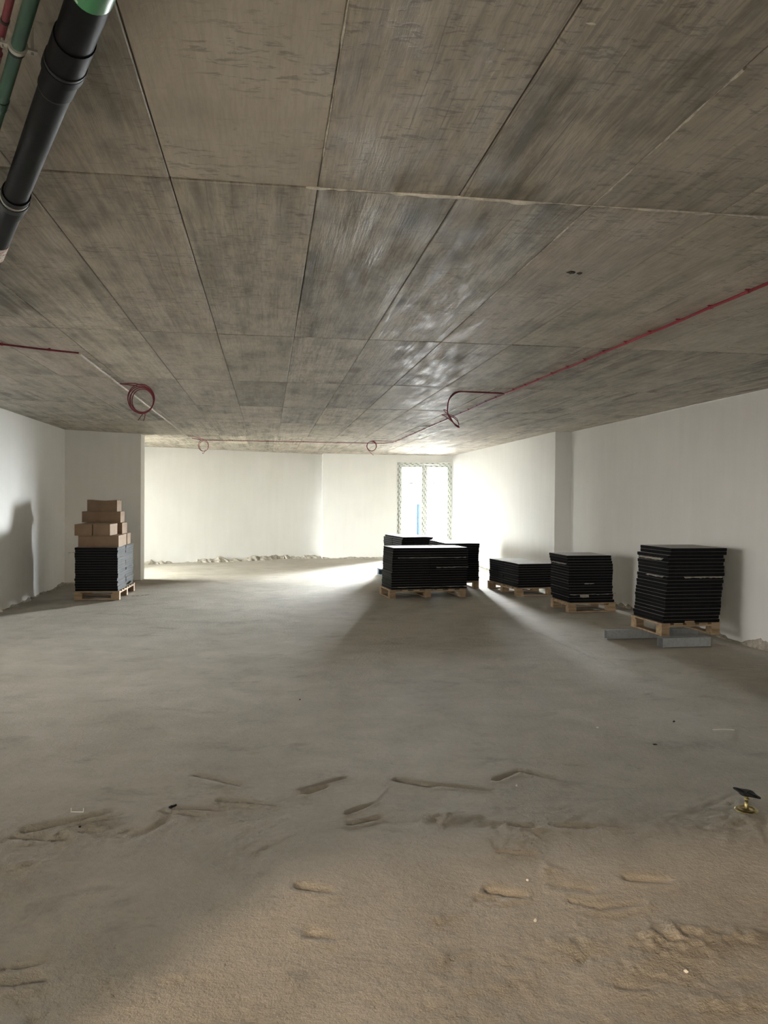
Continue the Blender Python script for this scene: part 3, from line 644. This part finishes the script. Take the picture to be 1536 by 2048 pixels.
cable('cable_coil', b, [('cable', [(0, 0, -0.006), (-0.1, 0.02, -0.008), (-0.3, 0.03, -0.006), (-0.44, 0.03, -0.004)] + loops(-0.48, -0.105, 0.105, 0.105, 2.2, 0.03, 0.45 * math.pi, 0, 5), 0.005),
    ('loose_end', [(-0.56, 0.03, -0.14), (-0.53, 0.03, -0.20), (-0.48, 0.03, -0.25), (-0.43, 0.03, -0.29)], 0.0042)], 'single cable loop with a dangling end near the window')
b = P(2.80, 9.17, 2.9665)
def kk(x, h, y=0.0): return ((x - 2.80) * K, y, (h - 2.9665) * K)
cable('cable_bundle', b, [('cable', [(0.0, 0.06, -0.012), kk(2.77, 2.955), kk(2.60, 2.968), kk(2.40, 2.965), kk(2.22, 2.96), kk(2.15, 2.92), kk(2.115, 2.86), kk(2.10, 2.79), kk(2.10, 2.71), kk(2.13, 2.66), kk(2.18, 2.58), kk(2.235, 2.545)], 0.0062),
    ('cable', [kk(2.77, 2.955, .012), kk(2.40, 2.96, .012), kk(2.23, 2.955, .014), kk(2.13, 2.88, .014), kk(2.11, 2.80, .012), kk(2.105, 2.70, .012), kk(2.15, 2.62, .012), kk(2.22, 2.55, .012)], 0.005),
    ('cable', [kk(2.10, 2.73), kk(2.055, 2.745), kk(2.07, 2.72), kk(2.12, 2.675), kk(2.19, 2.64), kk(2.235, 2.59), kk(2.235, 2.55)], 0.0036),
    ('cable', [kk(2.235, 2.55), kk(2.16, 2.60), kk(2.08, 2.66), kk(2.03, 2.682), kk(2.06, 2.684), kk(2.15, 2.68), kk(2.215, 2.64), kk(2.232, 2.58)], 0.0036),
    ('tied_end', [kk(2.19, 2.57), kk(2.225, 2.545), kk(2.245, 2.54)], 0.009)], 'folded maroon cable bundle drooping from the ceiling at the right')

# ------------------------------------------------------------------ pallets
PAL_H = 0.132
def pallet(cx, cy, rz, w, d, label, runner='short', z=0.0, mat=None):
    """w = local x, d = local y (m). Three (or two) runner rows; deck boards across."""
    t = empty('pallet', Vector((cx * K, cy * K, z)), rz); tag(t, label, 'pallet', 'pallets under the panel stacks')
    longx = w > d
    nr = 3 if max(w, d) > 0.9 else 2
    # runners go along local y when rows are spread over local x
    spread_x = longx if runner == 'short' else not longx
    if nr == 2: spread_x = runner == 'short'
    A, B = (w, d) if spread_x else (d, w)      # A: spread direction, B: runner direction
    def bx(nm, a0, a1, b0, b1, z0, z1):
        m = MB()
        if spread_x: m.cbox(a0, b0, z0, a1, b1, z1, 0.002)
        else: m.cbox(b0, a0, z0, b1, a1, z1, 0.002)
        return m.build(nm, mat or WOOD, t)
    bw = 0.095
    for k in range(nr):
        a = -A / 2 + (A - bw) * k / (nr - 1)
        bx('runner', a, a + bw, -B / 2, B / 2, 0.0, 0.018)
        for b0 in (-B / 2, B / 2 - 0.12): bx('block', a + 0.002, a + bw - 0.002, b0 + 0.001, b0 + 0.119, 0.018, 0.096)
    for b0 in (-B / 2, B / 2 - 0.10): bx('stringer_board', -A / 2, A / 2, b0, b0 + 0.10, 0.096, 0.114)
    nd = 7 if nr == 3 else 5; dw = 0.1
    for k in range(nd):
        a = -A / 2 + (A - dw) * k / (nd - 1)
        bx('deck_board', a, a + dw, -B / 2, B / 2, 0.114, PAL_H)
    return t

# ------------------------------------------------------------------ floor panels, one object each
ORD = ['topmost', 'second', 'third', 'fourth', 'fifth', 'sixth', 'seventh', 'eighth', 'ninth', 'tenth', 'eleventh', 'twelfth', 'thirteenth', 'fourteenth', 'fifteenth', 'sixteenth',
       'seventeenth', 'eighteenth', 'nineteenth', 'twentieth', 'twenty-first', 'twenty-second']
TH = 0.0374
def panel_mesh(size):
    mb = MB(); h = size / 2
    mb.cbox(-h, -h, 0.004, h, h, TH - 0.0012, 0.002, 0)
    mb.box(-h + 0.004, -h + 0.004, 0.0, h - 0.004, h - 0.004, 0.004, 1)
    mb.box(-h + 0.003, -h + 0.003, TH - 0.0012, h - 0.003, h - 0.003, TH, 2)
    return mb.mesh('access_panel', [EDGE, SHEET, LAMINATE])
PM = {}
def stack(cx, cy, rz, n, size, z0, where, group, seed, cols=((0, 0, ''),), lean=(0, 0), jit=0.006, offs=None):
    if size not in PM: PM[size] = panel_mesh(size)
    r = random.Random(seed)
    for (dx, dy, cname) in cols:
        wx = wy = 0.0
        for k in range(n):
            wx = 0.75 * wx + r.uniform(-jit, jit); wy = 0.75 * wy + r.uniform(-jit, jit)
            ex, ey = (offs or {}).get(n - 1 - k, (0, 0))
            lx = dx + wx + lean[0] * k / n + ex + (r.uniform(-0.006, 0.006)); ly = dy + wy + lean[1] * k / n + ey
            c, s = math.cos(rz), math.sin(rz)
            o = link('access_panel', PM[size]); o.location = (cx * K + c * lx - s * ly, cy * K + s * lx + c * ly, z0 + k * (TH + 0.0002))
            o.rotation_euler = (0, 0, rz + r.uniform(-0.006, 0.006))
            i = n - 1 - k
            first = 'topmost black floor panel' if i == 0 else (ORD[i] + ' black floor panel from the top')
            tag(o, f'{first}, {cname}{where}', 'floor panel', group)
    return z0 + n * (TH + 0.0002)

Z0 = PAL_H + 0.001
# S1 right, tall, on steel channels
CH = 0.098
pallet(4.90, 8.98, 0.035, 0.675, 0.66, 'pallet raised on two steel channels at the right', 'short', CH)
stack(4.915, 8.97, 0.035, 21, 0.645, CH + Z0, 'in the tall stack on steel channels', 'panels of the tall right stack', 11, lean=(0.055, 0.0), jit=0.004,
      offs={0: (0.012, -0.012), 1: (0.022, -0.006), 2: (-0.01, 0.0), 20: (-0.01, 0), 19: (-0.012, 0)})
# S2
pallet(4.83, 11.64, 0.03, 0.685, 0.62, 'pallet under the single stack next left of the tall one', 'long')
stack(4.815, 11.64, 0.03, 17, 0.635, Z0, 'in the stack next left of the tall one', 'panels of the second stack from the right', 12, lean=(-0.02, 0), jit=0.004,
      offs={0: (-0.015, 0), 1: (-0.012, 0), 2: (-0.012, 0), 3: (0.005, 0), 16: (0.012, 0)})
# S3 low double
a3 = 0.105
pallet(4.60, 14.02, a3, 0.655, 1.22, 'pallet under the low double stack', 'short')
stack(4.605, 14.02, a3, 10, 0.60, Z0, 'column of the low stack', 'panels of the low double stack', 13, cols=((0, -0.302, 'front '), (0, 0.302, 'rear ')), jit=0.003)
# S4 wide front double
a4 = 0.10
pallet(2.685, 13.60, a4, 1.225, 0.66, 'pallet under the wide front stack', 'short')
stack(2.71, 13.58, a4, 17, 0.605, Z0, 'column of the wide front stack', 'panels of the wide front stack', 14, cols=((-0.304, 0, 'left '), (0.304, 0, 'right ')), lean=(0.02, 0), jit=0.003)
# S5 behind right
a5 = 0.02
pallet(3.60, 15.25, a5, 0.66, 1.22, 'pallet behind the wide front stack on its right', 'long')
stack(3.615, 15.22, a5, 17, 0.60, Z0, 'column of the stack behind the wide one', 'panels of the stack close behind the wide one', 15, cols=((0, -0.302, 'front '), (0, 0.302, 'rear ')), jit=0.004, offs={0: (0.012, 0), 1: (0.01, 0)})
# S6 behind left
a6 = 0.13
pallet(2.88, 16.92, a6, 0.66, 1.22, 'furthest-back pallet, shade in its wood colour, its end showing left of the wide stack', 'long', 0.0, SHADEWOOD)
stack(2.99, 16.86, a6, 18, 0.605, Z0, 'column of the stack furthest back', 'panels of the stack furthest back', 16, cols=((0, -0.308, 'front '), (0, 0.308, 'rear ')), jit=0.004, offs={0: (0.03, 0)})
# S7 left, under the boxes
a7 = -0.02
pallet(-2.74, 14.06, a7, 0.645, 1.22, 'pallet at the left under the stack carrying cardboard boxes', 'short')
top7 = stack(-2.745, 14.05, a7, 17, 0.605, Z0, 'column of the stack under the boxes', 'panels under the cardboard boxes', 17, cols=((0, -0.303, 'front '), (0, 0.303, 'rear ')), jit=0.005)

# ------------------------------------------------------------------ cardboard boxes on the left stack
def carton(x0, x1, y0, y1, z, h, label, rz=0.0, sag=0.0):
    w, d = (x1 - x0) * K, (y1 - y0) * K; cx, cy = (x0 + x1) / 2 * K, (y0 + y1) / 2 * K
    t = empty('cardboard_box', Vector((cx, cy, z)), rz); tag(t, label, 'box', 'cardboard boxes on the left panel stack')
    b = MB(); N = 7                                     # four walls with slightly bulged faces
    ring = []
    for (ax, ay, bx_, by) in ((-w/2, -d/2, w/2, -d/2), (w/2, -d/2, w/2, d/2), (w/2, d/2, -w/2, d/2), (-w/2, d/2, -w/2, -d/2)):
        for k in range(N - 1):
            u = k / (N - 1); bul = 0.004 * math.sin(math.pi * u); nx, ny = (by - ay), -(bx_ - ax); l = math.hypot(nx, ny)
            ring.append((ax + (bx_ - ax) * u + nx / l * bul, ay + (by - ay) * u + ny / l * bul, math.sin(math.pi * u)))
    n = len(ring); vs = [(x, y, 0) for x, y, s in ring] + [(x, y, h * 0.5) for x, y, s in ring] + [(x, y, h - sag * s) for x, y, s in ring]
    fs = [tuple(range(n - 1, -1, -1))] + [(r * n + i, r * n + (i + 1) % n, (r + 1) * n + (i + 1) % n, (r + 1) * n + i) for r in range(2) for i in range(n)]
    b.add(vs, fs).build('body', CARD, t)
    fw = d / 2 - 0.0015                                  # two closing flaps that meet in the middle
    for s in (-1, 1):
        m = MB(); g = 8; v = []
        for i in range(g + 1):
            for jy in (0, 1):
                for zz in (-0.002, 0.001):
                    v.append((-w / 2 + w * i / g, s * (0.0015 if jy == 0 else d / 2), h - sag * math.sin(math.pi * i / g) + zz))
        f = []
        for i in range(g):
            q = i * 4
            f += [(q, q + 2, q + 6, q + 4), (q + 1, q + 5, q + 7, q + 3), (q, q + 4, q + 5, q + 1), (q + 2, q + 3, q + 7, q + 6)]
        f += [(0, 1, 3, 2), (g * 4, g * 4 + 2, g * 4 + 3, g * 4 + 1)]
        m.add(v, f).build('flap', CARD, t)
    tp = MB(); g = 8
    for i in range(g):
        z0, z1 = h + 0.0018 - sag * math.sin(math.pi * i / g), h + 0.0018 - sag * math.sin(math.pi * (i + 1) / g)
        tp.add([(-w/2 + w*i/g, -0.025, z0), (-w/2 + w*(i+1)/g, -0.025, z1), (-w/2 + w*(i+1)/g, 0.025, z1), (-w/2 + w*i/g, 0.025, z0)], [(0, 1, 2, 3)])
    for s in (-1, 1): tp.add([(s * (w/2 + 0.0012), -0.025, h - 0.06), (s * (w/2 + 0.0012), 0.025, h - 0.06), (s * (w/2 + 0.0012), 0.025, h + 0.0018), (s * (w/2 + 0.0012), -0.025, h + 0.0018)], [(0, 1, 2, 3)])
    tp.build('tape', TAPE, t)
    return t
zb = top7 + 0.002; bh = 0.168
carton(-3.06, -2.425, 13.47, 13.93, zb, bh, 'wide cardboard box at the front of the lowest box layer')
carton(-3.06, -2.44, 13.95, 14.28, zb, bh, 'narrow cardboard box in the middle of the lowest layer')
carton(-3.06, -2.43, 14.30, 14.64, zb, bh, 'narrow cardboard box at the back of the lowest layer')
z2 = zb + bh + 0.004
carton(-3.11, -2.84, 13.42, 14.08, z2, bh - 0.005, 'left of the two small boxes side by side in the second layer', 0.01)
carton(-2.818, -2.55, 13.42, 14.06, z2, bh - 0.003, 'right of the two small boxes side by side in the second layer', -0.008)
carton(-3.10, -2.48, 14.10, 14.58, z2, bh, 'cardboard box behind the two small ones in the second layer')
z3 = z2 + bh + 0.004
carton(-3.17, -2.53, 14.22, 14.62, z3, bh, 'wide cardboard box of the third layer')
carton(-3.085, -2.585, 14.24, 14.60, z3 + bh + 0.004, bh + 0.012, 'topmost cardboard box with a sagging top', -0.03, 0.014)

# ------------------------------------------------------------------ steel channels under the right stack
def channel(x0, y0, x1, y1, w, label):
    A, B = P(x0, y0), P(x1, y1); L = (B - A).length; rz = math.atan2(B.y - A.y, B.x - A.x)
    t = empty('steel_channel', A, rz); tag(t, label, 'channel', 'steel channels under the right pallet')
    h = CH - 0.001; q = 0.0025; rc = 0.006
    MB().cbox(0, 0, 0, L, q, h, 0.001).build('web', GALV, t)
    MB().cbox(0, q, h - q, L, w, h, 0.001).build('flange', GALV, t); MB().cbox(0, q, 0, L, w, q, 0.001).build('flange', GALV, t)
    MB().cbox(0.001, w - q, 0.002, L - 0.001, w - 0.0001, h - q, 0.001).build('back_web', GALV, t)
channel(4.49, 8.47, 5.09, 8.49, 0.12, 'short galvanised steel channel sticking out in front of the pallet')
channel(4.08, 9.06, 5.30, 9.12, 0.07, 'long galvanised steel channel sticking out left under the pallet')

# ------------------------------------------------------------------ torn paper between the panels
def paper(pts, width, label, seed, droop=0.0):
    """crumpled strip along a polyline (survey x, y, h)"""
    r = random.Random(seed); q = [P(*p) for p in pts]; base = q[0].copy(); c = smooth(q, 6); vs = []
    for i, p in enumerate(c):
        t = (c[min(i + 1, len(c) - 1)] - c[max(i - 1, 0)]).normalized(); n = Vector((t.y, -t.x, 0)).normalized()
        w = width * r.uniform(0.45, 1.2)
        for f in (-0.1, 0.5, 1.0):
            v = p - base + n * (w * f) + Vector((0, 0, r.uniform(-0.004, 0.004) - droop * f * f))
            vs += [v, v + Vector((0, 0, 0.0012))]
    fs = []
    for i in range(len(c) - 1):
        a, b = i * 6, (i + 1) * 6
        for k in (0, 2): fs += [(a + k, a + k + 2, b + k + 2, b + k), (a + k + 1, b + k + 1, b + k + 3, a + k + 3)]
        fs += [(a + 4, a + 5, b + 5, b + 4), (a, b, b + 1, a + 1)]
    fs += [(0, 1, 3, 2), (2, 3, 5, 4)]
    o = MB().add(vs, fs).build('torn_paper', PAPER); o.location = base
    return tag(o, label, 'paper', 'torn paper strips between the panels')
def layer_h(z0, k): return (z0 + k * (TH + 0.0002)) / K + 0.0
f4 = math.tan(a4)
def s4(u, k, out=0.0): return (2.71 + u * math.cos(a4) + (0.336 + out) * math.sin(a4), 13.58 + u * math.sin(a4) - (0.336 + out) * math.cos(a4), layer_h(Z0, k))
paper([s4(-.56, 13), s4(-.2, 13), s4(.1, 13), s4(.55, 13), s4(.66, 13)], 0.012, 'thin paper strip high across the front of the wide stack', 1, 0.006)
paper([s4(.12, 9), s4(.35, 9), s4(.6, 9), s4(.70, 9)], 0.018, 'short paper strip halfway up the right of the wide stack', 2, 0.008)
paper([s4(-.66, 1), s4(-.2, 1), s4(.3, 1), s4(.68, 1)], 0.010, 'long pale strip near the foot of the wide stack', 3, 0.004)
paper([(4.44, 11.88, layer_h(Z0, 14)), (4.45, 11.62, layer_h(Z0, 14)), (4.47, 11.36, layer_h(Z0, 14))], 0.05, 'torn paper sticking out at upper left of the second stack', 4, 0.01)
paper([(4.47, 11.265, layer_h(Z0, 3)), (4.75, 11.28, layer_h(Z0, 3)), (5.0, 11.30, layer_h(Z0, 3)), (5.22, 11.31, layer_h(Z0, 3) + .01)], 0.014, 'paper strip low across the second stack, poking out right', 5, 0.004)
paper([(4.63, 11.262, layer_h(Z0, 2.9)), (4.70, 11.266, layer_h(Z0, 2.9)), (4.77, 11.27, layer_h(Z0, 2.9))], 0.016, 'small torn flap hanging low on the second stack', 6, 0.035)
paper([(4.70, 11.27, layer_h(Z0, 7)), (4.77, 11.275, layer_h(Z0, 7)), (4.85, 11.28, layer_h(Z0, 7))], 0.02, 'small paper scrap in the middle of the second stack', 7, 0.006)
h1 = lambda k: (CH + Z0 + k * (TH + .0002)) / K
paper([(4.80, 8.585, h1(13)), (4.95, 8.59, h1(13)), (5.1, 8.60, h1(13)), (5.29, 8.605, h1(13))], 0.022, 'torn paper across the front of the tall right stack', 8, 0.012)
paper([(4.585, 9.05, h1(13)), (4.587, 8.9, h1(13)), (4.59, 8.75, h1(13)), (4.595, 8.66, h1(13))], 0.03, 'torn paper on the left side of the tall right stack', 9, 0.012)
paper([(4.59, 9.25, h1(18)), (4.595, 9.05, h1(18)), (4.60, 8.85, h1(18)), (4.605, 8.70, h1(18))], 0.035, 'pale foil edge near the top left of the tall right stack', 10, 0.02)
paper([(-3.07, 13.50, layer_h(Z0, 15)), (-3.13, 13.47, layer_h(Z0, 15)), (-3.2, 13.44, layer_h(Z0, 14.8))], 0.05, 'paper tongue poking out left under the cardboard boxes', 11, 0.0)
paper([(-2.40, 14.45, layer_h(Z0, 1.4)), (-2.36, 14.3, layer_h(Z0, 1.6)), (-2.38, 14.12, layer_h(Z0, 0.8))], 0.05, 'crumpled white paper low on the right of the boxed stack', 12, 0.02)
paper([(-2.36, 13.75, 0.02), (-2.2, 13.85, 0.012), (-2.02, 13.98, 0.012)], 0.03, 'pale strap lying on the floor beside the boxed stack', 13, 0.0)
# wooden wedge in the front of the tall stack
o = MB().cbox(0, 0, 0, 0.10, 0.03, 0.022, 0.002).build('wooden_wedge', WOOD); o.location = P(4.83, 8.585, h1(0) + 0.001); tag(o, 'small wooden wedge on the pallet edge of the tall right stack', 'wedge')

# ------------------------------------------------------------------ raised floor pedestal at the right
def build_pedestal():
    t = empty('pedestal', P(2.585, 3.94, 0.0), 0.5); tag(t, 'small brass-coloured floor pedestal with a black head plate', 'pedestal')
    base = MB(); n = 40; prof = [(0.0, .001), (0.012, .001), (0.013, .008), (0.018, .009), (0.022, .004), (0.034, .003), (0.038, .007), (0.046, .007), (0.050, .002), (0.054, .002), (0.0545, 0.0), (0.054, -0.002)]
    base.lathe(prof[1:], n).build('base', ZINCY, t)
    MB().lathe([(0.009, .006), (0.009, .05), (0.0005, .05)], 16).build('tube', ZINCY, t)
    rod = MB(); pr = []
    for k in range(28): pr.append((0.0062 if k % 2 else 0.0075, 0.03 + k * 0.0018))
    rod.lathe(pr, 14).build('threaded_rod', ZINCY, t)
    MB().lathe([(0.013, .050), (0.013, .058), (0.0075, .058)], 6).build('nut', ZINCY, t)
    h = MB(); pts = []
    for k in range(48):
        a = 2 * math.pi * k / 48; r = 0.048 + 0.018 * abs(math.cos(2 * a)) ** 3
        pts.append((r * math.cos(a), r * math.sin(a)))
    h.prism(pts, 0.0, 0.004)
    hd = h.build('head_plate', GASKET, t); hd.location = (0, 0, 0.080); hd.rotation_euler = (0.16, 0.10, 0.2)
    for k in range(4):
        a = math.pi / 2 * k
        q = MB().tube([(0.012 * math.cos(a), 0.012 * math.sin(a), 0.0), (0.05 * math.cos(a), 0.05 * math.sin(a), 0.0)], 0.0022, 6).build('rib', GASKET, hd); q.location = (0, 0, 0.005)
build_pedestal()

# ------------------------------------------------------------------ loose bits on the floor
def bit(name, x, y, rx, ry, rz, seed, mat, label, cat, group=None):
    o = blob(rx, ry, rz, 7, seed, mat, name, None, P(x, y, 0)); o.location.z = rz * 0.75; o.rotation_euler = (0, 0, seed * 1.3)
    return tag(o, label, cat, group)
G = 'plaster chips on the floor'
bit('plaster_chip', 1.449, 4.439, .013, .006, .005, 1, CHIPW, 'white plaster chip lying mid floor beside long scratches', 'chip', G)
bit('plaster_chip', 2.413, 5.509, .010, .006, .005, 2, CHIPW, 'white chip furthest away on the right half of the floor', 'chip', G)
bit('plaster_chip', 1.06, 2.991, .009, .006, .006, 3, CHIPW, 'white chip on the gritty floor at lower centre right', 'chip', G)
bit('plaster_chip', 1.478, 2.593, .009, .007, .006, 4, CHIPW, 'white chip nearest the lower right corner', 'chip', G)
bit('plaster_chip', 1.137, 3.317, .007, .004, .005, 5, CHIPW, 'tiny white chip between lumps right of centre', 'chip', G)
bit('pebble', 2.64, 5.074, .018, .006, .005, 7, DARKSPOT, 'dark splinter on the floor at the right', 'pebble')
bit('pebble', -0.933, 4.153, .008, .006, .005, 8, DARKSPOT, 'dark crumb below the bent wire at the left', 'pebble')
bit('pebble', 0.272, 6.577, .008, .006, .005, 9, DARKSPOT, 'dark crumb alone in the middle of the smooth floor', 'pebble')
bit('pebble', 3.06, 5.59, .014, .008, .006, 10, DARKSPOT, 'dark crumb above the thin stick at the right', 'pebble')
b = P(-0.99, 4.354, 0.006)
o = MB().tube([(-0.030, 0.004, 0.016), (-0.030, 0, 0.0), (0, -0.006, 0.0), (0.028, -0.010, 0.0), (0.029, -0.008, 0.017)], 0.0022, 8).build('bent_wire', CHIPW); o.location = b; tag(o, 'pale staple-shaped bent wire on the floor at the left', 'wire')
o = MB().tube(smooth([(-0.065, 0.01, 0), (-0.02, 0.004, 0.002), (0.03, 0, 0.001), (0.075, -0.012, 0)], 4), 0.0035, 8).build('thin_stick', CHIPW); o.location = P(3.30, 5.33, 0.008); tag(o, 'thin pale stick on the floor near the right wall', 'stick')
t = empty('metal_scrap', P(-0.50, 4.36, 0.002), 0.9); tag(t, 'small shiny metal scrap at the end of a gouge', 'scrap')
MB().cbox(-0.022, -0.008, 0, 0.022, 0.008, 0.010, 0.003).build('body', GASKET, t); MB().cbox(-0.004, -0.006, 0.0102, 0.019, 0.006, 0.014, 0.0015).build('bright_face', STEEL, t)
